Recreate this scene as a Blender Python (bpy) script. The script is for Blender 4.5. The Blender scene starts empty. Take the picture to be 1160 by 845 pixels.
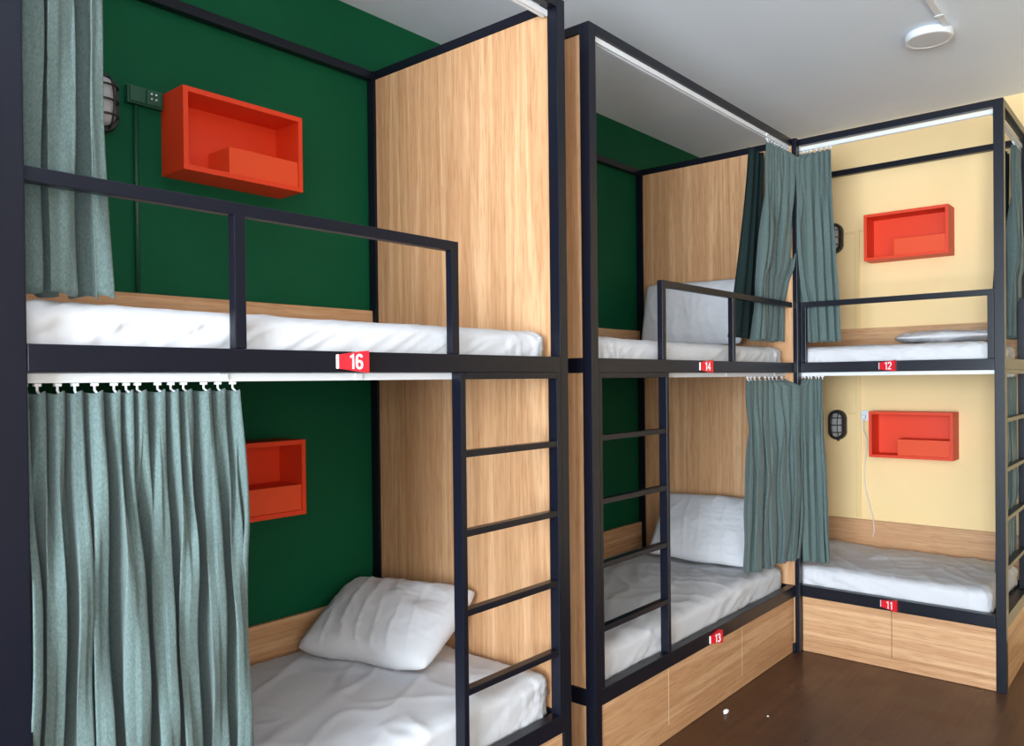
import bpy, bmesh, math, random
from mathutils import Vector, Matrix, noise
S = bpy.context.scene
COL = S.collection
R = random.Random(7)

# ------------------------------------------------------------ measured layout
D   = 0.966      # green wall
XY  = 2.945      # yellow wall
H   = 3.004      # ceiling
G   = 0.1735     # left end of the middle bunk
XC  = 2.0935     # right end of the middle bunk / front of the far bunk
LC  = 0.968      # near end of the far bunk (y = -LC)
YA  = -0.022     # front of the near bunk
XA0 = -1.702     # left end of the near bunk
Z_MB, Z_MT = 1.5, 1.552
Z_LB, Z_LT = 0.2956, 0.355
Z_TB, Z_TT = 2.7155, 2.7495
Z_G = 1.8755
PW = 0.042
GB = 0.028       # guard rail tube

# ------------------------------------------------------------ materials
def mat(name, color, rough=0.5, metal=0.0, spec=0.5):
    m = bpy.data.materials.new(name); m.use_nodes = True
    b = m.node_tree.nodes['Principled BSDF']
    b.inputs['Base Color'].default_value = (*color, 1)
    b.inputs['Roughness'].default_value = rough
    b.inputs['Metallic'].default_value = metal
    b.inputs['Specular IOR Level'].default_value = spec
    return m
def nodes(m): return m.node_tree.nodes, m.node_tree.links, m.node_tree.nodes['Principled BSDF']
def coords(m, scale, rot=(0,0,0)):
    n, l, b = nodes(m)
    g = n.new('ShaderNodeNewGeometry'); mp = n.new('ShaderNodeMapping')
    mp.inputs['Scale'].default_value = scale; mp.inputs['Rotation'].default_value = rot
    l.new(g.outputs['Position'], mp.inputs['Vector'])
    return mp.outputs['Vector']
def noise_node(m, vec, scale, detail=4, rough=0.55, dist=0.0):
    n, l, b = nodes(m)
    t = n.new('ShaderNodeTexNoise'); t.inputs['Scale'].default_value = scale
    t.inputs['Detail'].default_value = detail; t.inputs['Roughness'].default_value = rough
    t.inputs['Distortion'].default_value = dist
    l.new(vec, t.inputs['Vector']); return t.outputs['Fac']
def ramp(m, fac, stops):
    n, l, b = nodes(m)
    r = n.new('ShaderNodeValToRGB'); e = r.color_ramp.elements
    while len(e) < len(stops): e.new(0.5)
    for k, (p, c) in zip(e, stops): k.position = p; k.color = (*c, 1)
    l.new(fac, r.inputs['Fac']); return r.outputs['Color']
def mix(m, a, b2, fac, mode='MIX'):
    n, l, b = nodes(m)
    x = n.new('ShaderNodeMix'); x.data_type = 'RGBA'; x.blend_type = mode
    if isinstance(fac, float): x.inputs[0].default_value = fac
    else: l.new(fac, x.inputs[0])
    l.new(a, x.inputs[6])
    if isinstance(b2, tuple): x.inputs[7].default_value = (*b2, 1)
    else: l.new(b2, x.inputs[7])
    return x.outputs[2]
def set_color(m, c): n, l, b = nodes(m); l.new(c, b.inputs['Base Color'])
def bump(m, h, strength, dist=0.002):
    n, l, b = nodes(m)
    u = n.new('ShaderNodeBump'); u.inputs['Strength'].default_value = strength; u.inputs['Distance'].default_value = dist
    l.new(h, u.inputs['Height']); l.new(u.outputs['Normal'], b.inputs['Normal'])

def wood(name, axis):
    m = mat(name, (.6, .38, .2), .48, spec=.35)
    fine = [46, 46, 46]; fine[axis] = .8
    wide = [9, 9, 9]; wide[axis] = .30
    dash = [150, 150, 150]; dash[axis] = 9
    f1 = noise_node(m, coords(m, fine), 1, 5, .6, .15)
    f2 = noise_node(m, coords(m, wide), 1.35, 5, .6, .45)
    f3 = noise_node(m, coords(m, dash), 1, 2, .5)
    c1 = ramp(m, f2, [(.24, (.50, .250, .116)), (.38, (.63, .362, .186)), (.49, (.55, .295, .145)), (.58, (.70, .425, .235)), (.68, (.60, .335, .168)), (.8, (.66, .385, .205))])
    c2 = ramp(m, f1, [(.3, (.70, .62, .54)), (.5, (.95, .94, .92)), (.7, (1.0, 1.0, 1.0))])
    c = mix(m, c1, c2, .62, 'MULTIPLY')
    c3 = ramp(m, f3, [(.38, (.70, .58, .48)), (.47, (1, 1, 1))])
    c = mix(m, c, c3, .42, 'MULTIPLY')
    set_color(m, c); bump(m, f1, .12, .001)
    return m
WZ, WX, WYM = wood('wood_laminate_upright', 2), wood('wood_laminate_lengthwise', 0), wood('wood_laminate_crosswise', 1)

STEEL = mat('black_powder_coat', (.0055, .0066, .0130), .30, spec=.30)
bump(STEEL, noise_node(STEEL, coords(STEEL, (1,1,1)), 350, 2), .05, .0005)
GREEN = mat('green_paint', (.006, .085, .037), .6, spec=.12)
set_color(GREEN, ramp(GREEN, noise_node(GREEN, coords(GREEN, (1,1,1)), 1.6, 5), [(.3, (.0032, .072, .031)), (.7, (.0045, .092, .038))]))
bump(GREEN, noise_node(GREEN, coords(GREEN, (1,1,1)), 60, 3), .12, .002)
GREEN_BOX = mat('green_painted_plastic', (.006, .07, .035), .4)
YELLOW = mat('yellow_paint', (.85, .64, .30), .6, spec=.3)
set_color(YELLOW, ramp(YELLOW, noise_node(YELLOW, coords(YELLOW, (1,1,1)), 1.8, 5), [(.3, (.90, .655, .33)), (.7, (.94, .69, .365))]))
bump(YELLOW, noise_node(YELLOW, coords(YELLOW, (1,1,1)), 55, 3), .1, .002)
YELLOW_TRIM = mat('yellow_painted_plastic', (.84, .62, .30), .45)  # darker than the wall, standing in for shadow lines along the trunking
CEIL = mat('ceiling_paint', (.70, .71, .72), .8, spec=.2)
set_color(CEIL, ramp(CEIL, noise_node(CEIL, coords(CEIL, (1,1,1)), 1.1, 4), [(.3, (.79, .85, .93)), (.7, (.83, .89, .97))]))
PLASTER = mat('white_plaster', (.72, .70, .66), .8, spec=.2)
TAN = mat('tan_plaster', (.58, .44, .29), .8, spec=.2)
BAND = mat('lit_edge_band', (.80, .66, .45), .5)
WHITE = mat('white_plastic', (.78, .80, .83), .35)
LENS = mat('lamp_diffuser', (.62, .64, .68), .5)
ORANGE = mat('orange_lacquer', (.74, .047, .010), .5, spec=.35)
ORANGE_IN = mat('orange_lacquer_box', (.78, .072, .017), .55, spec=.35)
for mm in (ORANGE, ORANGE_IN): bump(mm, noise_node(mm, coords(mm, (1,1,1)), 120, 2), .05, .001)
RED = mat('red_sign_face', (.70, .012, .022), .35)
SIGNW = mat('white_sign_print', (.85, .85, .87), .4)
BLACKP = mat('black_lamp_casting', (.010, .010, .012), .45)
GLASS = mat('frosted_lamp_glass', (.42, .42, .42), .15)
STEELB = mat('bare_steel', (.5, .5, .5), .3, 1.0)

CLOTH = mat('grey_green_curtain_weave', (.15, .22, .19), .85, spec=.15)
_w = noise_node(CLOTH, coords(CLOTH, (330, 330, 160), (.5, .4, .3)), 1, 3, .6)
set_color(CLOTH, ramp(CLOTH, _w, [(.3, (.074, .110, .104)), (.7, (.133, .180, .172))]))
bump(CLOTH, _w, .25, .001)
CLOTH.node_tree.nodes['Principled BSDF'].inputs['Sheen Weight'].default_value = .15
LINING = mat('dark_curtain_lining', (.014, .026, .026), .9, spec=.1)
SHEET = mat('white_cotton_sheet', (.63, .625, .65), .9, spec=.1)
bump(SHEET, noise_node(SHEET, coords(SHEET, (1,1,1)), 38, 5, .6, .6), .15, .004)

FLOOR = mat('dark_plank_floor', (.08, .035, .018), .32, spec=.34)
_n, _l, _b = nodes(FLOOR)
bt = _n.new('ShaderNodeTexBrick'); bt.offset = .37
bt.inputs['Scale'].default_value = 1.0; bt.inputs['Brick Width'].default_value = 1.22; bt.inputs['Row Height'].default_value = .145
bt.inputs['Mortar Size'].default_value = .0012; bt.inputs['Mortar Smooth'].default_value = .3
bt.inputs['Color1'].default_value = (.072, .030, .015, 1); bt.inputs['Color2'].default_value = (.098, .043, .022, 1)
bt.inputs['Mortar'].default_value = (.03, .014, .008, 1)
_l.new(coords(FLOOR, (1,1,1)), bt.inputs['Vector'])
_g = noise_node(FLOOR, coords(FLOOR, (2.2, 34, 1)), 1, 5, .6, .5)
set_color(FLOOR, mix(FLOOR, bt.outputs['Color'], ramp(FLOOR, _g, [(.3, (.62, .58, .55)), (.7, (1.15, 1.1, 1.05))]), .8, 'MULTIPLY'))
bump(FLOOR, _g, .08, .001)
_rr = ramp(FLOOR, noise_node(FLOOR, coords(FLOOR, (3, 3, 1)), 1, 4), [(.3, (.26,)*3), (.7, (.42,)*3)])
_l.new(_rr, _b.inputs['Roughness'])

# ------------------------------------------------------------ helpers
def box(bm, x0, x1, y0, y1, z0, z1, bev=.002):
    t = bmesh.new()
    bmesh.ops.create_cube(t, size=1.0)
    for v in t.verts:
        v.co = Vector(((x0+x1)/2 + v.co.x*(x1-x0), (y0+y1)/2 + v.co.y*(y1-y0), (z0+z1)/2 + v.co.z*(z1-z0)))
    if bev > 0:
        bev = min(bev, .3*min(abs(x1-x0), abs(y1-y0), abs(z1-z0)))
        bmesh.ops.bevel(t, geom=list(t.edges), offset=bev, segments=2, profile=.6, affect='EDGES')
    merge(bm, t)
def merge(bm, t):
    me = bpy.data.meshes.new('tmp'); t.to_mesh(me); t.free()
    bm.from_mesh(me); bpy.data.meshes.remove(me)
def tube(bm, pts, r, seg=8):
    pts = [Vector(p) for p in pts]; rings = []
    for i, p in enumerate(pts):
        d = (pts[min(i+1, len(pts)-1)] - pts[max(i-1, 0)]).normalized()
        a = d.orthogonal().normalized() if i == 0 else (pa - d*pa.dot(d)).normalized()
        pa = a; c = d.cross(a)
        rings.append([bm.verts.new(p + (a*math.cos(2*math.pi*k/seg) + c*math.sin(2*math.pi*k/seg))*r) for k in range(seg)])
    for a, b in zip(rings, rings[1:]):
        for k in range(seg): bm.faces.new((a[k], a[(k+1) % seg], b[(k+1) % seg], b[k]))
    bm.faces.new(rings[0][::-1]); bm.faces.new(rings[-1])
def lathe(bm, prof, seg, M):
    """profile of (radius, height), closed on the axis at both ends"""
    rings = []
    for r, h in prof:
        if r < 1e-6: rings.append([bm.verts.new(M @ Vector((0, 0, h)))])
        else: rings.append([bm.verts.new(M @ Vector((r*math.cos(2*math.pi*k/seg), r*math.sin(2*math.pi*k/seg), h))) for k in range(seg)])
    for a, b in zip(rings, rings[1:]):
        for k in range(seg):
            k2 = (k+1) % seg
            if len(a) == 1 and len(b) > 1: bm.faces.new((a[0], b[k2], b[k]))
            elif len(b) == 1 and len(a) > 1: bm.faces.new((a[k], a[k2], b[0]))
            elif len(a) > 1: bm.faces.new((a[k], a[k2], b[k2], b[k]))
def wloc(o):
    v = Vector(o.location)
    while o.parent: o = o.parent; v += Vector(o.location)
    return v
def obj(name, bm, m, parent=None, loc=(0,0,0), smooth=False, auto=False):
    """link a bmesh in world coordinates as ONE object (origin at its parent's origin, or at loc)"""
    bmesh.ops.recalc_face_normals(bm, faces=bm.faces)
    me = bpy.data.meshes.new(name); bm.to_mesh(me); bm.free()
    o = bpy.data.objects.new(name, me); COL.objects.link(o)
    if parent: o.parent = parent; org = wloc(parent)
    else: o.location = loc; org = Vector(loc)
    me.transform(Matrix.Translation(-org))
    me.materials.append(m)
    if smooth: me.polygons.foreach_set('use_smooth', [True]*len(me.polygons))
    return o
def part(name, m, parent, *boxes, bev=.002):
    b = bmesh.new()
    for q in boxes: box(b, *q, bev=bev)
    return obj(name, b, m, parent)
def tag(o, label=None, cat=None, group=None, kind=None):
    if label: o['label'] = label
    if cat: o['category'] = cat
    if group: o['group'] = group
    if kind: o['kind'] = kind
    return o
def thing(name, loc, label, cat, group=None):
    o = bpy.data.objects.new(name, None); COL.objects.link(o); o.location = loc
    o.empty_display_size = .1
    return tag(o, label, cat, group)
def struct(name, m, *boxes):
    b = bmesh.new()
    for q in boxes: box(b, *q, bev=0)
    return tag(obj(name, b, m), kind='structure')

# ------------------------------------------------------------ room shell
XL, YF, T = -6.0, -3.6, .12
struct('floor', FLOOR, (XL-T, XY+T, YF-T, D+T, -.1, 0))
struct('ceiling', CEIL, (XL-T, XY+T, YF-T, D+T, H, H+.1))
struct('wall_back', GREEN, (XL-T, XY+T, D, D+T, 0, H))
struct('wall_right', YELLOW, (XY, XY+T, YF, D, 0, H))
struct('wall_front', TAN, (XL-T, XY+T, YF-T, YF, 0, H))
WY0, WY1, WZ0, WZ1 = -3.4, -.4, .45, 2.7
struct('wall_left', PLASTER, (XL-T, XL, YF, WY0, 0, H), (XL-T, XL, WY1, D, 0, H), (XL-T, XL, WY0, WY1, 0, WZ0), (XL-T, XL, WY0, WY1, WZ1, H))
wf = bmesh.new()
for a, b in ((WY0, WY0+.05), (WY1-.05, WY1), (-1.925, -1.875)): box(wf, XL-.09, XL-.03, a, b, WZ0, WZ1)
for a, b in ((WZ0, WZ0+.05), (WZ1-.05, WZ1)): box(wf, XL-.09, XL-.03, WY0, WY1, a, b)
tag(obj('window_1', wf, WHITE), kind='structure')

# ------------------------------------------------------------ bunk parts
def ladder(root, axis, a0, a1, f, depth, zrungs, z0, z1, sgn=1):
    """ladder standing in the bunk's front plane; axis 0 = rungs along x. f = outer plane, depth goes inwards by sgn"""
    L = bpy.data.objects.new('ladder', None); COL.objects.link(L); L.parent = root
    o = wloc(root); L.location = Vector(((a0 if axis == 0 else f), (f if axis == 0 else a0), z0)) - o
    def q(u0, u1, d0, d1, za, zb):
        e = sorted((f + sgn*d0, f + sgn*d1))
        return (u0, u1, e[0], e[1], za, zb) if axis == 0 else (e[0], e[1], u0, u1, za, zb)
    part('stile', STEEL, L, q(a0, a0+.02, 0, depth, z0, z1))
    part('stile', STEEL, L, q(a1-.02, a1, 0, depth, z0, z1))
    part('top_bar', STEEL, L, q(a0+.021, a1-.021, 0, depth, z1-.02, z1))
    for z in zrungs: part('rung', STEEL, L, q(a0+.021, a1-.021, .003, .033, z-.02, z))
    return L
RUNGS = (1.272, 1.040, .808, .576)

GLYPH = {
 '1': [[(-.16, .30), (.06, .46), (.06, -.5)]],
 '2': [[(-.22, .26), (-.19, .39), (-.08, .46), (.08, .46), (.19, .39), (.22, .24), (.17, .08), (-.22, -.44), (.24, -.44)]],
 '3': [[(-.21, .30), (-.17, .41), (-.06, .46), (.07, .46), (.18, .39), (.20, .25), (.15, .11), (.02, .04), (.16, -.03), (.22, -.18), (.20, -.34), (.09, -.45), (-.07, -.46), (-.18, -.40), (-.22, -.28)]],
 '4': [[(.10, -.5), (.10, .46), (-.24, -.20), (.27, -.20)]],
 '6': [[(.20, .30), (.14, .42), (.02, .46), (-.10, .43), (-.19, .32), (-.22, .1), (-.22, -.2), (-.17, -.38), (-.05, -.46), (.06, -.46), (.18, -.38), (.22, -.2), (.17, -.04), (.05, .03), (-.07, .03), (-.18, -.05)]],
}
def text_mesh(txt, size, stroke=.15):
    """numerals drawn as bold flat strokes, slightly raised"""
    bm = bmesh.new(); adv = .56; x = -adv*(len(txt)-1)/2
    for ch in txt:
        for line in GLYPH[ch]:
            P = [Vector((p[0]+x, p[1], 0)) for p in line]; L = []
            for i, p in enumerate(P):
                a = (p-P[i-1]).normalized() if i else (P[1]-p).normalized()
                b = (P[i+1]-p).normalized() if i < len(P)-1 else a
                t = (a+b)
                t = t.normalized() if t.length > .3 else a
                n = Vector((-t.y, t.x, 0)); k = min(1.5, 1/max(.5, n.dot(Vector((-a.y, a.x, 0)))))
                L.append([(p + n*stroke/2*k*sg)*size + Vector((0, 0, e)) for sg in (1, -1) for e in (.0008, -.0004)])
            V = [[bm.verts.new(q) for q in r] for r in L]
            for a, b in zip(V, V[1:]):
                for q in ((0, 1), (1, 3), (3, 2), (2, 0)): bm.faces.new((a[q[0]], a[q[1]], b[q[1]], b[q[0]]))
            bm.faces.new([V[0][k] for k in (0, 1, 3, 2)]); bm.faces.new([V[-1][k] for k in (0, 1, 3, 2)])
        x += adv
    me = bpy.data.meshes.new('numerals'); bm.to_mesh(me); bm.free(); return me
def plate(root, txt, origin, right, out, zc, label):
    """wedge shaped number sign: low flush edge at the left, tall edge standing proud at the right"""
    o = Vector(origin); rt = Vector(right); ou = Vector(out); up = Vector((0, 0, 1))
    w, h0, h1, e0, e1 = .080, .034, .056, .003, .024
    bm = bmesh.new()
    def P(u, h, e): return o + rt*u + up*(zc + h) + ou*e
    f = [P(0, -h0/2, e0), P(w, -h1/2, e1), P(w, h1/2, e1), P(0, h0/2, e0)]
    k = [P(0, -h0/2, .0005), P(w, -h1/2, .0005), P(w, h1/2, .0005), P(0, h0/2, .0005)]
    F = [bm.verts.new(p) for p in f]; K = [bm.verts.new(p) for p in k]
    bm.faces.new(F); bm.faces.new(K[::-1])
    for i in range(4): bm.faces.new((F[i], K[i], K[(i+1) % 4], F[(i+1) % 4]))
    pl = obj('number_plate', bm, RED, root); pl['label'] = label
    d = (P(w, 0, e1) - P(0, 0, e0)).normalized(); n = d.cross(up).normalized()
    if n.dot(ou) < 0: n = -n
    M = Matrix((( d.x, up.x, n.x, 0), (d.y, up.y, n.y, 0), (d.z, up.z, n.z, 0), (0, 0, 0, 1)))
    c = P(w*.56, 0, e0 + (e1-e0)*.56) + n*.0012
    me = text_mesh(txt, .036); me.transform(Matrix.Translation(c) @ M @ Matrix.Diagonal((.92, 1, 1, 1)))
    b = bmesh.new(); b.from_mesh(me); bpy.data.meshes.remove(me)
    obj('numerals', b, SIGNW, pl)
    b = bmesh.new()   # white folded edge on the low side
    q = [P(-.004, -h0/2, .0005), P(.001, -h0/2, e0+.0012), P(.001, h0/2, e0+.0012), P(-.004, h0/2, .0005)]
    V = [b.verts.new(p) for p in q]; V2 = [b.verts.new(p - n*.0012) for p in q]
    b.faces.new(V); b.faces.new(V2[::-1])
    for i in range(4): b.faces.new((V[i], V2[i], V2[(i+1) % 4], V[(i+1) % 4]))
    obj('white_edge', b, SIGNW, pl)

def rail_loop(root, name, x0, x1, y0, y1, za, zb, w=.04):
    fr = 0 if x1 == XC else PW
    """four separate rails between the corner posts"""
    part(name, STEEL, root, (x0+(.0578 if x0 == XA0 else PW), x1-fr, y0, y0+w, za, zb))
    part(name, STEEL, root, (x0+PW, x1-PW, y1-w, y1, za, zb))
    part(name, STEEL, root, (x0, x0+w, y0+PW, y1-PW, za, zb))
    part(name, STEEL, root, (x1-w, x1, y0+PW, y1-PW, za, zb))
def posts(root, x0, x1, y0, y1):
    for a in (x0, x1-PW):
        for b in (y0, y1-PW):
            if x1 == XC and a > x0 and b == y0: continue     # bolted to the far bunk's slim corner leg instead
            part('corner_post', STEEL, root, (a, a+PW, b, b+PW, 0, Z_TT))
def guard(root, boxes): return part('guard_rail', STEEL, root, *boxes)
def track(root, q, clips):
    t = bmesh.new()
    x0, x1, y0, y1, z0, z1 = q
    box(t, x0, x1, y0, y1, z0+.004, z1, .0015)
    lx = (x1-x0) > (y1-y0)                          # two lips under the channel
    if lx:
        box(t, x0, x1, y0, y0+.008, z0, z0+.005, .001); box(t, x0, x1, y1-.008, y1, z0, z0+.005, .001)
    else:
        box(t, x0, x0+.008, y0, y1, z0, z0+.005, .001); box(t, x1-.008, x1, y0, y1, z0, z0+.005, .001)
    o = obj('curtain_track', t, WHITE, root)
    for c in clips:
        if lx: part('track_clip', WHITE, o, (c, c+.022, y0-.004, y0-.0005, z0+.003, z1-.001), bev=.001)
        else: part('track_clip', WHITE, o, (x0-.004, x0-.0005, c, c+.022, z0+.003, z1-.001), bev=.001)

def bunk_along_wall(root, x0, x1, yf, gx, lx, guard_posts, seams, left_panel=True):
    """bunk whose long side faces the room (y = yf) and whose back stands at the green wall"""
    y0, y1 = yf, D - .004
    posts(root, x0, x1, y0, y1)
    rail_loop(root, 'top_rail', x0, x1, y0, y1, Z_TB, Z_TT, .034)
    rail_loop(root, 'mid_rail', x0, x1, y0, y1, Z_MB, Z_MT)
    rail_loop(root, 'lower_rail', x0, x1, y0, y1, Z_LB, Z_LT)
    for za, zb in ((.012, Z_LB-.001), (Z_LT+.001, Z_MB-.001), (Z_MT+.001, Z_TB-.001)):
        part('end_panel', WZ, root, (x1-.032, x1-.012, y0+(.002 if x1 == XC else PW+.001), y1-PW-.001, za, zb))
        if left_panel: part('end_panel', WZ, root, (x0+.006, x0+.024, y0+PW+.001, y1-PW-.001, za, zb))
    for za, zb in ((Z_LT+.002, .599), (Z_MT+.002, 1.7675)):
        part('back_board', WX, root, (x0+PW+.002, x1-PW-.002, y1-.022, y1-.003, za, zb))
    for za in (.318, 1.515):
        part('bed_base', STEEL, root, (x0+.045, x1-.045, y0+.045, y1-.045, za, za+.015))
    e = [x0+PW+.001] + seams + [x1-PW-.001]
    for a, b in zip(e, e[1:]): part('drawer_front', WX, root, (a+.0025, b-.0025, y0+.006, y0+.024, .056, Z_LB-.003), bev=.001)
    for a in seams: part('lit_edge_strip', BAND, root, (a-.0021, a+.0021, y0+.0065, y0+.022, .058, Z_LB-.004), bev=0)  # pale tone paints the light caught on the drawers' edge banding
    part('plinth', WX, root, (x0+PW+.001, x1-PW-.001, y0+.008, y0+.026, .002, .053), bev=.001)
    zb = Z_G - GB
    gb = [(gx[0], gx[1], y0+.004, y0+.029, zb, Z_G)]
    for p in guard_posts: gb.append((p, p+GB, y0+.004, y0+.029, Z_MT+.0005, zb+.002))
    guard(root, gb)
    ladder(root, 0, lx[0], lx[1], y0, .038, RUNGS, Z_LT+.0005, Z_MB-.0005)
    return y0, y1

# near bunk
A = thing('bunk_bed', (XA0, YA, 0), 'nearest black steel bunk bed with wood end panels, numbered 16, at left of the photo', 'bunk bed', 'black steel bunk beds')
bunk_along_wall(A, XA0, 0.0, YA, (XA0+PW+.001, -.520), (-.520, -PW-.0005), (-1.2285, -.548), [-1.10, -.56])
for o in list(A.children):                                     # the left leg is a wider double post
    if o.name.startswith('corner_post') and abs(o.data.vertices[0].co.x) < .1 and o.data.vertices[0].co.y < .1:
        for v in o.data.vertices: v.co.x = v.co.x*1.37
track(A, (-1.643, -.046, YA+.041, YA+.063, Z_MB-.020, Z_MB-.001), (-1.25, -.87, -.50))
track(A, (-1.643, -.046, YA+.036, YA+.058, Z_TB-.021, Z_TB-.001), (-1.25, -.5))
plate(A, '16', (-.956, YA, 0), (1, 0, 0), (0, -1, 0), 1.5265, 'red wedge sign with white number 16')

# middle bunk
B = thing('bunk_bed', (G, 0, 0), 'middle black steel bunk bed with wood panels, numbered 14 above and 13 below', 'bunk bed', 'black steel bunk beds')
bunk_along_wall(B, G, XC, 0.0, (.682, XC), (G+PW+.0005, .722), (.682, 1.333), [.706, 1.405])
track(B, (.724, XC-.006, .041, .063, Z_MB-.020, Z_MB-.001), (.78, 1.33, 1.9))
track(B, (G+PW+.003, XC-.004, .010, .032, Z_TB-.021, Z_TB-.001), (1.75,))
part('foot_plate', STEEL, B, (XC-.062, XC-.037, -.006, .0055, 0, .050))
plate(B, '14', (.990, 0, 0), (1, 0, 0), (0, -1, 0), 1.5265, 'red wedge sign with white number 14')
plate(B, '13', (1.062, 0, 0), (1, 0, 0), (0, -1, 0), .318, 'red wedge sign with white number 13')

# far bunk, its foot end in the room and its long side on the yellow wall
Cb = thing('bunk_bed', (XC, -LC, 0), 'far black steel bunk bed against the yellow wall, numbered 12 above and 11 below', 'bunk bed', 'black steel bunk beds')
x0, x1, y0, y1 = XC+.0006, XY-.004, -LC, D-.004
posts(Cb, x0, x1, y0, y1)
part('corner_post', STEEL, Cb, (x0-.036, x0+.010, -.024, -.0006, 0, Z_TT))
for nm, za, zb, w in (('top_rail', Z_TB, Z_TT, .034), ('mid_rail', Z_MB, Z_MT, .04), ('lower_rail', Z_LB, Z_LT, .04)):
    part(nm, STEEL, Cb, (x0, x0+w, y0+PW, -.0246, za, zb))
    part(nm, STEEL, Cb, (x0, x0+w, -.001, y1-PW, za, zb))
    part(nm, STEEL, Cb, (x1-w, x1, y0+PW, y1-PW, za, zb))
    part(nm, STEEL, Cb, (x0+PW, x1-PW, y0, y0+w, za, zb))
    part(nm, STEEL, Cb, (x0+PW, x1-PW, y1-w, y1, za, zb))
for za, zb in ((Z_LT+.002, .599), (Z_MT+.002, 1.7675)):
    part('back_board', WYM, Cb, (x1-.022, x1-.003, y0+PW+.002, y1-PW-.002, za, zb))
for za in (.318, 1.515): part('bed_base', STEEL, Cb, (x0+.045, x1-.045, y0+.045, y1-.045, za, za+.015))
for a, b in ((y0+PW+.001, -.472), (-.470, -.025)): part('drawer_front', WYM, Cb, (x0+.006, x0+.024, a, b-.0005, .056, Z_LB-.003), bev=.001)
part('plinth', WYM, Cb, (x0+.006, x0+.024, y0+PW+.001, -.025, .002, .055), bev=.001)
part('foot_panel', WX, Cb, (x0+PW+.001, x1-PW-.001, y0+.006, y0+.024, .002, Z_LB-.003), bev=.001)
zb = Z_G-GB
guard(Cb, [(x0+.004, x0+.029, y0+PW+.001, -.025, zb, Z_G),
           (x0+.004, x0+.029, y0+PW+.001, y0+PW+GB, Z_MT+.0005, zb+.002),
           (x0+.004, x0+.029, -.025-GB, -.025, Z_MT+.0005, zb+.002)])
guard(Cb, [(2.72, x1-PW-.001, y0+.004, y0+.030, zb, Z_G), (2.72, 2.72+GB, y0+.004, y0+.040, Z_MT+.0005, zb+.002)])
ladder(Cb, 0, x0+PW+.0005, 2.74, y0, .038, RUNGS, Z_LT+.0005, Z_MB-.0005)
track(Cb, (x0+.041, x0+.063, y0+PW+.004, -.006, Z_MB-.020, Z_MB-.001), (-.62,))
track(Cb, (x0+.036, x0+.058, y0+PW+.004, -.006, Z_TB-.021, Z_TB-.001), (-.9,))
track(Cb, (x0+PW+.012, x1-PW-.004, y0+.041, y0+.063, Z_MB-.020, Z_MB-.001), ())
track(Cb, (x0+PW+.012, x1-PW-.004, y0+.036, y0+.058, Z_TB-.021, Z_TB-.001), ())
plate(Cb, '12', (x0, -.424, 0), (0, -1, 0), (-1, 0, 0), 1.5265, 'red wedge sign with white number 12')
plate(Cb, '11', (x0, -.424, 0), (0, -1, 0), (-1, 0, 0), .327, 'red wedge sign with white number 11')

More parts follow.
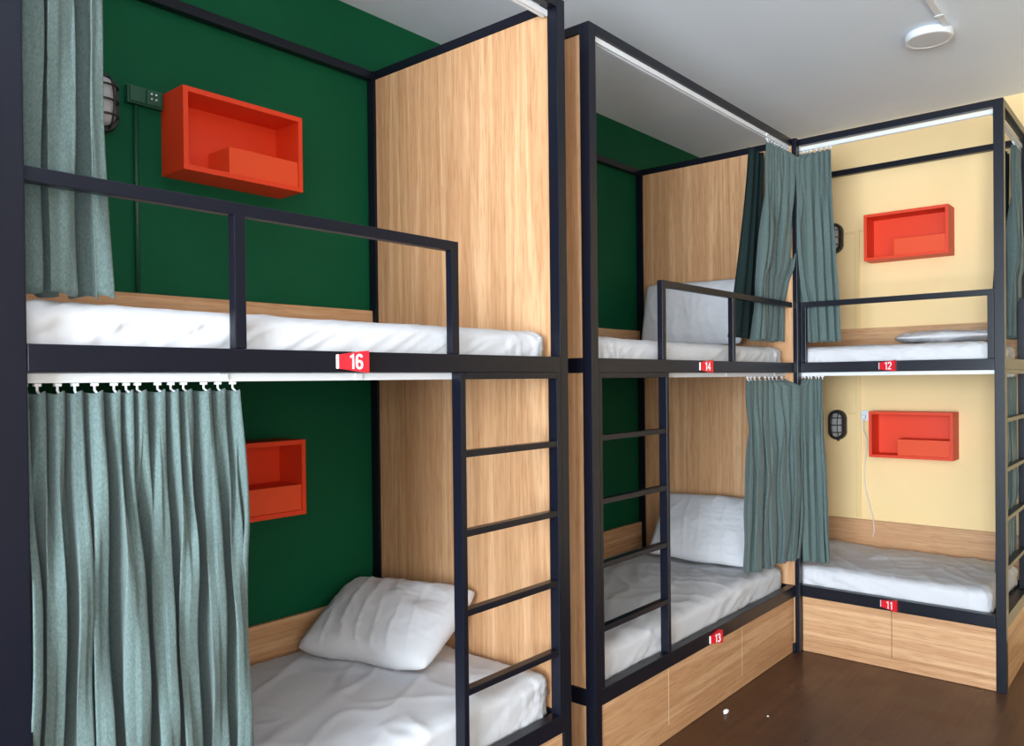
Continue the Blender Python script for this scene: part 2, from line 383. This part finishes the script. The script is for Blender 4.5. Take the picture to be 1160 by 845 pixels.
# ------------------------------------------------------------ bedding
def ridge(p): return 1 - abs(noise.noise(p))*2
def mattress(name, x0, x1, y0, y1, z0, z1, label, seed, step=.011, amp=1.0, sag=0.0, bumps=(), tamp=.35):
    bm = bmesh.new(); r = .045
    nx, ny, nz = int((x1-x0)/step), int((y1-y0)/step), max(6, int((z1-z0)/step))
    def n3(i, j, k): return Vector((x0+(x1-x0)*i/nx, y0+(y1-y0)*j/ny, z0+(z1-z0)*k/nz))
    cache = {}
    lo = Vector((x0+r, y0+r, z0+r*.5)); hi = Vector((x1-r, y1-r, z1-r))
    off = Vector((seed*13.7, seed*5.1, seed*9.3))
    def vert(i, j, k):
        key = (i, j, k)
        if key in cache: return cache[key]
        p = n3(i, j, k)
        c = Vector((min(max(p.x, lo.x), hi.x), min(max(p.y, lo.y), hi.y), min(max(p.z, lo.z), hi.z)))
        d = p - c
        nrm = d.normalized() if d.length > 1e-6 else Vector((0, 0, 1))
        q = c + nrm*min(r, d.length) if d.length > 1e-6 else p
        if d.length > 1e-6: q = c + nrm*r*min(1, max(abs(d.x), abs(d.y), abs(d.z))/r)
        top = max(0, nrm.z)
        # creases fan out from the corners on the sides, long soft folds on the top
        side = 1 - top
        s = ridge(Vector(((p.x*1.0 - p.z*1.9 + p.y*.6)*23, p.z*5, p.y*3)) + off)**3*.016*side*(.2+max(0, noise.noise(Vector((p.x*2.1, p.y*2.1, 5)) + off)+.35))
        s += noise.noise(Vector((p.x*4, p.y*4, p.z*4)) + off)*.004*side
        w = Vector((p.x*.85 + p.y*.5, p.y*.85 - p.x*.5, 0))
        t = ridge(Vector((w.x*2.2, w.y*9, 0)) + off)**4*.008*tamp
        t += ridge(Vector((w.y*3 + .3*w.x, w.x*8, 3)) + off)**5*.005*tamp
        t += noise.noise(Vector((p.x*3.2, p.y*3.2, 0)) + off)*.006*tamp
        f = 0.0
        e = min(p.x-x0, x1-p.x); g2 = min(p.y-y0, y1-p.y)
        cor = math.exp(-(e*e+g2*g2)/.03)
        s += ridge(Vector(((e-g2)*30, p.z*9, 0)) + off)**2*.008*cor
        q = q + nrm*(s + t*top)*amp
        if k > 0:
            ed = min(1, e/.18)*min(1, g2/.16)
            q.z += -.012*(1-ed)*top - sag*ed*top
            for bx, by, br, bh in bumps:
                q.z += bh*math.exp(-((p.x-bx)**2+(p.y-by)**2)/br**2)*top
        v = bm.verts.new(q); cache[key] = v; return v
    def quad(f, a, b):
        for i in range(a):
            for j in range(b): bm.faces.new((vert(*f(i, j)), vert(*f(i+1, j)), vert(*f(i+1, j+1)), vert(*f(i, j+1))))
    quad(lambda i, j: (i, j, nz), nx, ny); quad(lambda i, j: (i, j, 0), nx, ny)
    quad(lambda i, k: (i, 0, k), nx, nz); quad(lambda i, k: (i, ny, k), nx, nz)
    quad(lambda j, k: (0, j, k), ny, nz); quad(lambda j, k: (nx, j, k), ny, nz)
    o = obj(name, bm, SHEET, None, ((x0+x1)/2, (y0+y1)/2, z0), True)
    return tag(o, label, 'mattress', 'white sheeted mattresses on the bunks')
ZU0, ZU1, ZL0, ZL1 = 1.534, 1.642, .337, .470
GY = 'mattresses in white sheets'
mattress('mattress', XA0+.044, -.052, YA+.052, D-.045, ZU0, ZU1+.004, 'white sheeted mattress on the upper deck of the nearest bunk, behind sign 16', 1)
mattress('mattress', XA0+.044, -.052, YA+.052, D-.045, ZL0, ZL1+.022, 'white sheeted mattress on the lower deck of the nearest bunk, under the large front curtain', 2, .013, 1.0, tamp=.9)
mattress('mattress', G+.060, XC-.060, .052, D-.045, ZU0, ZU1, 'white sheeted mattress on the upper deck of the middle bunk, behind sign 14', 3)
mattress('mattress', G+.060, XC-.060, .052, D-.045, ZL0, ZL1, 'white sheeted mattress on the lower deck of the middle bunk, behind sign 13', 4, .016, 1.0, tamp=1.1)
mattress('mattress', XC+.052, XY-.045, -LC+.075, D-.060, ZU0, ZU1, 'white sheeted mattress on the upper deck of the far bunk, behind sign 12', 5)
mattress('mattress', XC+.052, XY-.045, -LC+.075, D-.060, ZL0, ZL1-.012, 'rumpled white sheeted mattress on the lower deck of the far bunk, behind sign 11', 6, .013, 1.1, .006, tamp=.8, bumps=((2.80, .03, .12, .02), (2.62, -.3, .1, .014)))

def pillow(center, right, up, w, h, t, label, seed, crease=1.0, dent=None):
    """right and up span the pillow's face; a soft cushion with pinched corners"""
    c = Vector(center); r = Vector(right).normalized(); u = Vector(up).normalized(); n = r.cross(u).normalized()
    u = n.cross(r); N, Mm = 64, 48
    bm = bmesh.new(); grid = {}
    off = Vector((seed*7.7, seed*3.3, 0))
    for s in (1, -1):
        for i in range(N+1):
            for j in range(Mm+1):
                a, b = -1+2*i/N, -1+2*j/Mm
                edge = (i in (0, N)) or (j in (0, Mm))
                if s == -1 and edge: grid[s, i, j] = grid[1, i, j]; continue
                ea = 1-abs(a)**2.6; eb = 1-abs(b)**2.6
                th = t/2*(max(0, ea)**.55)*(max(0, eb)**.55)
                # sides bow inwards between the pinched corners
                x = a*w/2*(1 - .012*(1-b*b)*abs(a)**3 - .045*(a*b)**6); y = b*h/2*(1 - .02*(1-a*a)*abs(b)**3 - .06*(a*b)**6)
                wr = ridge(Vector((a*4 + .5*b, b*.9, s*3)) + off)**4*.006 + noise.noise(Vector((a*1.6, b*1.6, s)) + off)*.010
                wr += ridge(Vector((a*3-b*3, a*2+b*5, s*2)) + off)**5*.004
                rad = max(abs(a), abs(b)); wr *= crease*min(1, (1-rad)*7)
                zz = s*(th + wr)
                if dent and s == 1: zz -= dent[3]*math.exp(-((a-dent[0])**2+(b-dent[1])**2)/dent[2]**2)
                wob = noise.noise(Vector((a*1.5, b*1.5, 9)) + off)*.012
                grid[s, i, j] = bm.verts.new(c + r*x + u*(y + wob) + n*zz)
    for s in (1, -1):
        for i in range(N):
            for j in range(Mm):
                q = [grid[s, i, j], grid[s, i+1, j], grid[s, i+1, j+1], grid[s, i, j+1]]
                bm.faces.new(q if s == 1 else q[::-1])
    o = obj('pillow', bm, SHEET, None, tuple(c), True)
    return tag(o, label, 'pillow', 'white pillows on the bunks')
pillow((-.278, .600, .610), (.13, -.62, .02), (.86, .16, .44), .575, .395, .18, 'plump white pillow leaning on the end panel of the nearest bunk, lower deck', 1, 1.0, (.5, .3, .25, .02))
pillow((1.835, .400, .655), (.04, -.62, 0), (.62, .10, .72), .60, .42, .13, 'white pillow propped on the lower deck of the middle bunk, beside the ladder', 2)
pillow((1.935, .530, 1.838), (.03, -.62, -.005), (.20, .0, .97), .62, .39, .10, 'white pillow standing against the end panel on the upper deck of the middle bunk', 3)
pillow((2.60, -.62, 1.684), (.18, -.62, .012), (.62, .18, .02), .50, .36, .055, 'flat white pillow lying on the upper deck of the far bunk', 4)

# ------------------------------------------------------------ curtains
def curtain(label, t0, t1, b0, b1, ztop, zbot, ntop, nbot, amp, seed, hooks, tz, side=1, flare=.5, nu=None, front=None, bulge=None, lining=None):
    """pleated cloth hung between t0..t1 at the top and b0..b1 at the hem; tz = underside of its track"""
    rnd = random.Random(seed)
    t0, t1, b0, b1 = (Vector((*p, 0)) for p in (t0, t1, b0, b1))
    nu = nu or max(ntop*18, 120); nv = 56
    def warp(k, strength):
        w = [1 + strength*(rnd.random()*2-1) for _ in range(k)]; s = sum(w); acc = [0]
        for q in w: acc.append(acc[-1]+q/s)
        return acc
    wt, wb = warp(ntop, .35), warp(nbot, .68)
    at = [rnd.uniform(.7, 1.1) for _ in range(ntop+1)]; ab = [rnd.uniform(.55, 1.15) for _ in range(nbot+1)]
    lean = [rnd.uniform(-1, 1) for _ in range(nbot+1)]
    def fold(acc, amps, u):
        k = 0
        while k < len(acc)-2 and u > acc[k+1]: k += 1
        f = (u-acc[k])/(acc[k+1]-acc[k])
        return k, f, amps[k]*(1-f) + amps[k+1]*f
    d = (t1-t0).normalized(); nrm = Vector((-d.y, d.x, 0))*side
    off = Vector((seed*3.1, seed*1.7, 0))
    bm = bmesh.new(); g = []
    for j in range(nv+1):
        v = j/nv; row = []
        z = ztop + (zbot-ztop)*v
        m = v**.8
        bl = min(1, max(0, (v-.02)/.45)); bl = bl*bl*(3-2*bl)
        for i in range(nu+1):
            u = i/nu
            p = (t0*(1-u)+t1*u)*(1-v**1.3) + (b0*(1-u)+b1*u)*v**1.3
            k, f, a1 = fold(wt, at, u)
            s1 = math.sin(2*math.pi*f); y1 = (.9 - 2*(1-abs(math.cos(math.pi*f)))**1.7)*a1
            k2, f2, a2 = fold(wb, ab, u)
            y2 = (.9 - 2*(1-abs(math.cos(math.pi*f2)))**1.8)*a2
            ov = math.sin(4*math.pi*f2)*.24/nbot*(b1-b0).length*a2 + lean[k2]*.10/nbot*(b1-b0).length*(1-abs(2*f2-1))
            A = amp*(.55 + .45*min(1, v*3)) * (1 - .15*math.sin(v*9+k2))
            y = A*((1-bl)*y1*.75 + bl*y2)
            y += noise.noise(Vector((u*9, v*3.2, 0)) + off)*amp*.45*min(1, v*4)
            y += noise.noise(Vector((u*30, v*7, 4)) + off)*amp*.10*min(1, v*4)
            q = p + nrm*y + d*(ov*bl + noise.noise(Vector((u*5, v*2.6, 7)) + off)*.012*v)
            if front is not None:          # keep the cloth behind the rail plane
                axis, lim, sg = front
                k4 = min(1, max(0, (v-.5)/.2)); lim -= sg*.06*(1-k4*k4*(3-2*k4))
                if sg*(q[axis]-lim) < 0: q[axis] = lim + (q[axis]-lim)*.08
            if bulge:                          # the bunch swells out past the corner leg
                e, dist, vend = bulge
                k3 = min(1, max(0, ((u if e > 0 else 1-u)-.45)/.5)); k3 = k3*k3*(3-2*k3)
                q += (nrm*dist + d*e*.020)*k3*min(1, v/.035)*max(0, 1-(v/vend)**(4 if vend < .9 else 9))
            q.z = z + (.004*math.sin(u*40+seed) if j == nv else 0) + (.003*s1 if j == 0 else 0)
            row.append(bm.verts.new(q))
        g.append(row)
    for j in range(nv):
        for i in range(nu): bm.faces.new((g[j][i], g[j][i+1], g[j+1][i+1], g[j+1][i]))
    heads = [(u, g[0][int(u*nu)].co.copy()) for u in [min(.985, max(.012, wt[min(k, ntop)])) for k in range(0, ntop+1)]]
    loc = ((t0.x+t1.x)/2, (t0.y+t1.y)/2, zbot)
    o = obj('curtain', bm, CLOTH, None, loc, True)
    sm = o.modifiers.new('cloth_thickness', 'SOLIDIFY'); sm.thickness = .0022; sm.offset = 0
    tag(o, label, 'curtain', 'grey-green bunk curtains')
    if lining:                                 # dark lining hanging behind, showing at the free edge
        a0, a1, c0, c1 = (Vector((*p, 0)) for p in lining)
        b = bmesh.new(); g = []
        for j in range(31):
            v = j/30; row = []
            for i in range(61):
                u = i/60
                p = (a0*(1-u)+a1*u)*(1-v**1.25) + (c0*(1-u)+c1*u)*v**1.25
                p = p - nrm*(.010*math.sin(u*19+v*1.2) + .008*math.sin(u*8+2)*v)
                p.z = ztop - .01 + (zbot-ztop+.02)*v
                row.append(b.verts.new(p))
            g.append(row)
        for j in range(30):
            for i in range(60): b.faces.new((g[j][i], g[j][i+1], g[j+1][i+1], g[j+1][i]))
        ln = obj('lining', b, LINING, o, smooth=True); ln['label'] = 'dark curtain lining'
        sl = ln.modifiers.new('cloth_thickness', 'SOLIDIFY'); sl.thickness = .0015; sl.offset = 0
    if hooks:
        step = max(1, round(len(heads)/hooks))
        for u, h in heads[::step]:
            b = bmesh.new()
            base = t0*(1-u)+t1*u
            zt = tz - .0006
            box(b, base.x-.006, base.x+.006, base.y-.006, base.y+.006, zt-.006, zt, .001)
            tube(b, [(base.x, base.y, zt-.005), (base.x, base.y, ztop+.003), (h.x, h.y, ztop-.006)], .0024, 6)
            obj('curtain_hook', b, WHITE, o)
    return o
yA = YA+.052; yB = .052
ZTU, ZTM = Z_TB-.021, Z_MB-.020
curtain('large grey-green curtain drawn across the lower deck of the nearest bunk, lower left',
        (-1.640, yA), (-1.203, yA), (-1.650, yA+.006), (-1.188, yA+.004), 1.462, .520, 13, 9, .058, 3, 13, ZTM, -1, nu=420)
curtain('grey-green curtain gathered at the left end of the nearest bunk, upper deck',
        (-1.650, yA+.004), (-1.492, yA+.004), (-1.665, yA+.040), (-1.470, yA+.040), 2.672, 1.652, 4, 3, .034, 14, 4, ZTU, -1, nu=200, front=(1, YA+.043, 1))
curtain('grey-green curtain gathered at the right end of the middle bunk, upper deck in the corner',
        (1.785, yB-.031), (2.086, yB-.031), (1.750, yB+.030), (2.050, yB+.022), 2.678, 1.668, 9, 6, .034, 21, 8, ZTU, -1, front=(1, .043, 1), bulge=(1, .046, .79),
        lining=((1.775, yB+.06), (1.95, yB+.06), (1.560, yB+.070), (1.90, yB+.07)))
curtain('grey-green curtain gathered at the right end of the middle bunk, lower deck in the corner',
        (1.590, yB), (2.078, yB), (1.555, yB+.010), (2.052, yB+.010), 1.462, .500, 9, 6, .036, 31, 8, ZTM, -1, bulge=(1, .075, 1.25))
xC = XC+.056
curtain('grey-green curtain at the corner end of the far bunk, upper deck beside wall lamp',
        (xC, -.012), (xC, -.178), (xC+.008, -.012), (xC+.008, -.226), 2.678, 1.662, 7, 5, .026, 41, 6, ZTU, -1, front=(0, XC+.046, 1), bulge=(-1, .075, .79))
curtain('narrow grey-green curtain at the corner end of the far bunk, lower deck above sign 11',
        (xC, -.012), (xC, -.124), (xC+.008, -.012), (xC+.008, -.156), 1.462, .478, 6, 4, .024, 51, 6, ZTM, -1, bulge=(-1, .065, 1.25))
yC = -LC+.052
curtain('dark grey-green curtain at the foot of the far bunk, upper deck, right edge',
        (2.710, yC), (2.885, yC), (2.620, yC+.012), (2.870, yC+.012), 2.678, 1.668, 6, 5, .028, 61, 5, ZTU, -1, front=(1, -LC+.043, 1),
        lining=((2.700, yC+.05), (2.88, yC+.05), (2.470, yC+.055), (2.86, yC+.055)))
curtain('grey-green curtain behind the ladder at the foot of the far bunk, lower deck',
        (2.360, yC), (2.690, yC), (2.350, yC+.010), (2.690, yC+.010), 1.462, .500, 9, 7, .028, 71, 8, ZTM, -1, front=(1, -LC+.043, 1))

# ------------------------------------------------------------ wall shelves
def shelf(center, right, out, w, h, d, label, bw, bh):
    """open box on the wall with a smaller closed box in its lower right corner"""
    c = Vector(center); r = Vector(right); n = Vector(out)
    root = thing('wall_shelf', tuple(c), label, 'shelf', 'orange box shelves on the walls')
    def q(u0, u1, e0, e1, z0, z1):
        a = c + r*u0 + n*e0; b = c + r*u1 + n*e1
        return (min(a.x, b.x), max(a.x, b.x), min(a.y, b.y), max(a.y, b.y), c.z+z0, c.z+z1)
    t = .017
    part('side_board', ORANGE, root, q(-w/2, -w/2+t, .001, d, -h/2, h/2), bev=.001)
    part('side_board', ORANGE, root, q(w/2-t, w/2, .001, d, -h/2, h/2), bev=.001)
    part('top_board', ORANGE, root, q(-w/2+t+.0002, w/2-t-.0002, .001, d, h/2-t, h/2), bev=.001)
    part('bottom_board', ORANGE, root, q(-w/2+t+.0002, w/2-t-.0002, .001, d, -h/2, -h/2+t), bev=.001)
    part('back_panel', ORANGE, root, q(-w/2+t+.0002, w/2-t-.0002, .001, .008, -h/2+t+.0002, h/2-t-.0002), bev=0)
    part('inner_box', ORANGE_IN, root, q(w/2-t-bw, w/2-t-.0008, .0085, d-.004, -h/2+t+.0005, -h/2+t+bh), bev=.001)
shelf((-.6865, D, 2.296), (1, 0, 0), (0, -1, 0), .448, .268, .150, 'orange box shelf on the green wall above the upper deck of the nearest bunk', .270, .088)
shelf((-.6900, D, 1.135), (1, 0, 0), (0, -1, 0), .448, .270, .150, 'orange box shelf on the green wall, half hidden by the large lower curtain', .270, .092)
shelf((XY, -.370, 2.295), (0, -1, 0), (-1, 0, 0), .450, .272, .150, 'orange box shelf on the yellow wall above the upper deck of the far bunk', .268, .094)
shelf((XY, -.388, 1.132), (0, -1, 0), (-1, 0, 0), .446, .270, .150, 'orange box shelf on the yellow wall above the lower deck of the far bunk', .272, .094)

# ------------------------------------------------------------ wall lamps (caged bulkheads)
def bulkhead(center, right, out, label):
    c = Vector(center); r = Vector(right); n = Vector(out); up = Vector((0, 0, 1))
    root = thing('bulkhead_lamp', tuple(c), label, 'wall lamp', 'caged wall lamps')
    def oval(w, h, k=48):                     # stadium outline
        pts = []; R_ = w/2; s = h/2 - R_
        for i in range(k):
            a = 2*math.pi*i/k
            pts.append((R_*math.cos(a), R_*math.sin(a) + (s if math.sin(a) >= 0 else -s)))
        return pts
    def stack(bm, levels):
        rings = [[bm.verts.new(c + r*x + up*y + n*e) for x, y in oval(w, h)] for w, h, e in levels]
        for a, b in zip(rings, rings[1:]):
            for k in range(len(a)): bm.faces.new((a[k], a[(k+1) % len(a)], b[(k+1) % len(a)], b[k]))
        bm.faces.new(rings[0][::-1]); bm.faces.new(rings[-1])
    b = bmesh.new(); stack(b, [(.106, .186, .001), (.106, .186, .030), (.098, .178, .040), (.076, .156, .040), (.074, .154, .034)])
    obj('housing', b, BLACKP, root)
    b = bmesh.new(); stack(b, [(.070, .150, .0345), (.068, .148, .050), (.058, .136, .062), (.036, .110, .070), (.012, .08, .072)])
    obj('glass_cover', b, GLASS, root, smooth=True)
    b = bmesh.new()
    def arc(fx): return [fx(t) for t in [i/12 for i in range(13)]]
    for x in (-.018, .018):
        tube(b, arc(lambda t: c + r*x + up*(-.082 + .164*t) + n*(.038 + .042*math.sin(math.pi*t)**.5)), .0032, 6)
    for z in (-.045, 0, .045):
        tube(b, arc(lambda t: c + up*z + r*(-.046 + .092*t) + n*(.038 + .042*math.sin(math.pi*t)**.5)), .0032, 6)
    obj('wire_guard', b, BLACKP, root)
    b = bmesh.new(); box(b, *sorted((c.x-.008, c.x+.008)), *sorted((c.y-.008, c.y+.008)), c.z-.102, c.z-.0935); o = obj('cable_gland', b, BLACKP, root)
bulkhead((-1.112, D, 2.350), (1, 0, 0), (0, -1, 0), 'caged oval wall lamp on the green wall beside the upper left curtain')
bulkhead((XY, .070, 2.336), (0, -1, 0), (-1, 0, 0), 'black caged oval wall lamp half behind the upper curtain of the far bunk')
bulkhead((XY, .058, 1.175), (0, -1, 0), (-1, 0, 0), 'black caged oval wall lamp in full view on the yellow wall below')

# ------------------------------------------------------------ sockets, trunking, cable
g1 = thing('wall_socket', (-.972, D, 2.40), 'green painted double socket box on the green wall left of the orange shelf', 'socket')
part('back_box', GREEN_BOX, g1, (-1.030, -.914, D-.026, D-.001, 2.374, 2.432), bev=.003)
part('cover_plate', GREEN_BOX, g1, (-1.024, -.974, D-.0325, D-.0262, 2.379, 2.427), (-.970, -.920, D-.0325, D-.0262, 2.379, 2.427), bev=.002)
for dx in (-.0075, .0075):
    for dz in (-.007, .009):
        b = bmesh.new(); lathe(b, [(0, 0), (.0030, 0), (.0030, .0015), (0, .0018)], 12, Matrix.Translation((-.948+dx, D-.0327, 2.406+dz)) @ Matrix.Rotation(math.radians(90), 4, 'X'))
        obj('screw', b, WHITE, g1)
b = bmesh.new(); tube(b, [(-.998, D-.009, 2.373), (-.998, D-.009, 1.775)], .0075, 10)
tag(obj('conduit_pipe', b, GREEN_BOX, None, (-.998, D, 1.775), True), 'green painted conduit pipe running down the green wall from the socket box', 'conduit')
b = bmesh.new(); box(b, XY-.012, XY-.001, -.078, -.050, .612, 2.372)
tag(obj('wall_trunking', b, YELLOW_TRIM, None, (XY, -.064, .612)), 'yellow painted cable trunking running straight up the yellow wall', 'trunking')
b = bmesh.new(); box(b, XY-.010, XY-.001, -.142, -.0785, 2.356, 2.370); box(b, XY-.010, XY-.001, -.0495, .014, 2.356, 2.370)
tag(obj('wall_trunking', b, YELLOW_TRIM, None, (XY, -.06, 2.356)), 'short level cable trunking on the yellow wall between upper lamp and orange shelf', 'trunking')
b = bmesh.new(); box(b, XY-.008, XY-.001, -.0495, .003, 1.240, 1.250)
tag(obj('wall_trunking', b, YELLOW_TRIM, None, (XY, -.02, 1.24)), 'short level cable trunking on the yellow wall beside the lower lamp', 'trunking')
s1 = thing('wall_socket', (XY, -.104, 1.235), 'white wall socket on the yellow wall beside the lower orange shelf', 'socket')
part('cover_plate', WHITE, s1, (XY-.014, XY-.001, -.132, -.0825, 1.205, 1.266))
part('plug', WHITE, s1, (XY-.034, XY-.0145, -.112, -.092, 1.218, 1.240), bev=.004)
b = bmesh.new()
cp = [(XY-.026, -.102, 1.217), (XY-.03, -.100, 1.15), (XY-.018, -.118, 1.08), (XY-.016, -.108, .98), (XY-.016, -.098, .88), (XY-.018, -.104, .80), (XY-.022, -.125, .71), (XY-.030, -.150, .615), (XY-.034, -.158, .545), (XY-.034, -.150, .50)]
fine = []
for i in range(len(cp)-1):
    p0, p1, p2, p3 = (Vector(cp[max(0, min(len(cp)-1, k))]) for k in (i-1, i, i+1, i+2))
    for t in [q/6 for q in range(6)]:
        fine.append(.5*((2*p1) + (-p0+p2)*t + (2*p0-5*p1+4*p2-p3)*t*t + (-p0+3*p1-3*p2+p3)*t**3))
fine.append(Vector(cp[-1])); tube(b, fine, .0022, 6)
tag(obj('power_cable', b, WHITE, None, (XY, -.1, .5), True), 'thin white cable hanging from the white wall socket to the far lower bed', 'cable')

# ------------------------------------------------------------ ceiling lamp with its surface conduit
cl = thing('ceiling_lamp', (1.765, -.735, H), 'round flat white ceiling lamp, switched off', 'ceiling lamp')
b = bmesh.new(); lathe(b, [(0, -.001), (.094, -.001), (.097, -.004), (.097, -.030), (.094, -.034), (.084, -.034), (.083, -.031), (0, -.031)], 48, Matrix.Translation((1.765, -.735, H)))
obj('housing', b, WHITE, cl)
b = bmesh.new(); lathe(b, [(0, -.0315), (.082, -.0315), (.080, -.0335), (0, -.0345)], 48, Matrix.Translation((1.765, -.735, H)))
obj('diffuser', b, LENS, cl)
b = bmesh.new(); box(b, .55, 1.700, -.832, -.806, H-.015, H-.001); 
pc = obj('ceiling_conduit', b, WHITE, None, (1.1, -.811, H)); tag(pc, 'white surface conduit on the ceiling leading to the round lamp', 'conduit')
b = bmesh.new(); box(b, 1.560, 1.580, -.836, -.802, H-.0185, H-.0155); obj('clip', b, WHITE, pc)

# ------------------------------------------------------------ litter on the floor
b = bmesh.new(); bmesh.ops.create_icosphere(b, subdivisions=3, radius=1)
for v in b.verts:
    k = 1 + .45*noise.noise(v.co*2.3 + Vector((4, 1, 2)))
    v.co = Vector((v.co.x*.017*k + 1.085, v.co.y*.009*k - .062, .009 + v.co.z*.0085*k))
tag(obj('paper_scrap', b, SIGNW, None, (1.085, -.062, 0)), 'small crumpled white paper scrap on the dark floor', 'litter')
b = bmesh.new(); bmesh.ops.create_icosphere(b, subdivisions=2, radius=1)
for v in b.verts:
    k = 1 + .4*noise.noise(v.co*2 + Vector((1, 5, 2)))
    v.co = Vector((v.co.x*.005*k + 1.168, v.co.y*.004*k - .218, .003 + v.co.z*.0028*k))
tag(obj('paper_scrap', b, PLASTER, None, (1.168, -.218, 0)), 'tiny pale crumb on the dark floor near the bottom edge', 'litter')

# ------------------------------------------------------------ light: daylight from the window, plus an added fill light at the rear wall
def area(name, loc, direction, sx, sy, power, color):
    l = bpy.data.lights.new(name, 'AREA'); l.shape = 'RECTANGLE'; l.size = sx; l.size_y = sy; l.energy = power; l.color = color
    o = bpy.data.objects.new(name, l); COL.objects.link(o); o.location = loc
    o.rotation_euler = Vector(direction).to_track_quat('-Z', 'Z').to_euler()
    return o
area('window_daylight', (XL+.02, (WY0+WY1)/2, (WZ0+WZ1)/2), (1, .12, .42), WY1-WY0, WZ1-WZ0, 500, (.80, .91, 1.0))
area('rear_fill', (-2.5, YF+.05, 1.75), (.55, 1, .85), 2.4, 1.6, 76, (.86, .93, 1.0))  # added fill, no window in this wall; brightens ceiling and end panels
w = bpy.data.worlds.new('World'); S.world = w; w.use_nodes = True
w.node_tree.nodes['Background'].inputs['Color'].default_value = (.75, .85, 1, 1)
w.node_tree.nodes['Background'].inputs['Strength'].default_value = 1.0

# ------------------------------------------------------------ camera
cam = bpy.data.cameras.new('Camera'); co = bpy.data.objects.new('Camera', cam); COL.objects.link(co)
CF, CPX, CPY = 901.389, 576.6945, 437.8715
yaw, pit, rol = -.86155, -.00822, -.01101
f = Vector((-math.sin(yaw)*math.cos(pit), math.cos(yaw)*math.cos(pit), math.sin(pit)))
rt = Vector((math.cos(yaw), math.sin(yaw), 0)); up = rt.cross(f)
r2 = rt*math.cos(rol) + up*math.sin(rol); u2 = -rt*math.sin(rol) + up*math.cos(rol)
M = Matrix(((r2.x, u2.x, -f.x, -2.17019), (r2.y, u2.y, -f.y, -1.62072), (r2.z, u2.z, -f.z, 1.47624), (0, 0, 0, 1)))
co.matrix_world = M
cam.sensor_fit = 'HORIZONTAL'; cam.sensor_width = 36; cam.lens = CF/1160*36
cam.shift_x = (580-CPX)/1160; cam.shift_y = (CPY-422.5)/1160
cam.clip_start = .02
S.camera = co
S.view_settings.view_transform = 'Standard'; S.view_settings.look = 'None'
S.view_settings.gamma = 1; S.view_settings.use_curve_mapping = False
S.view_settings.exposure = 0.62
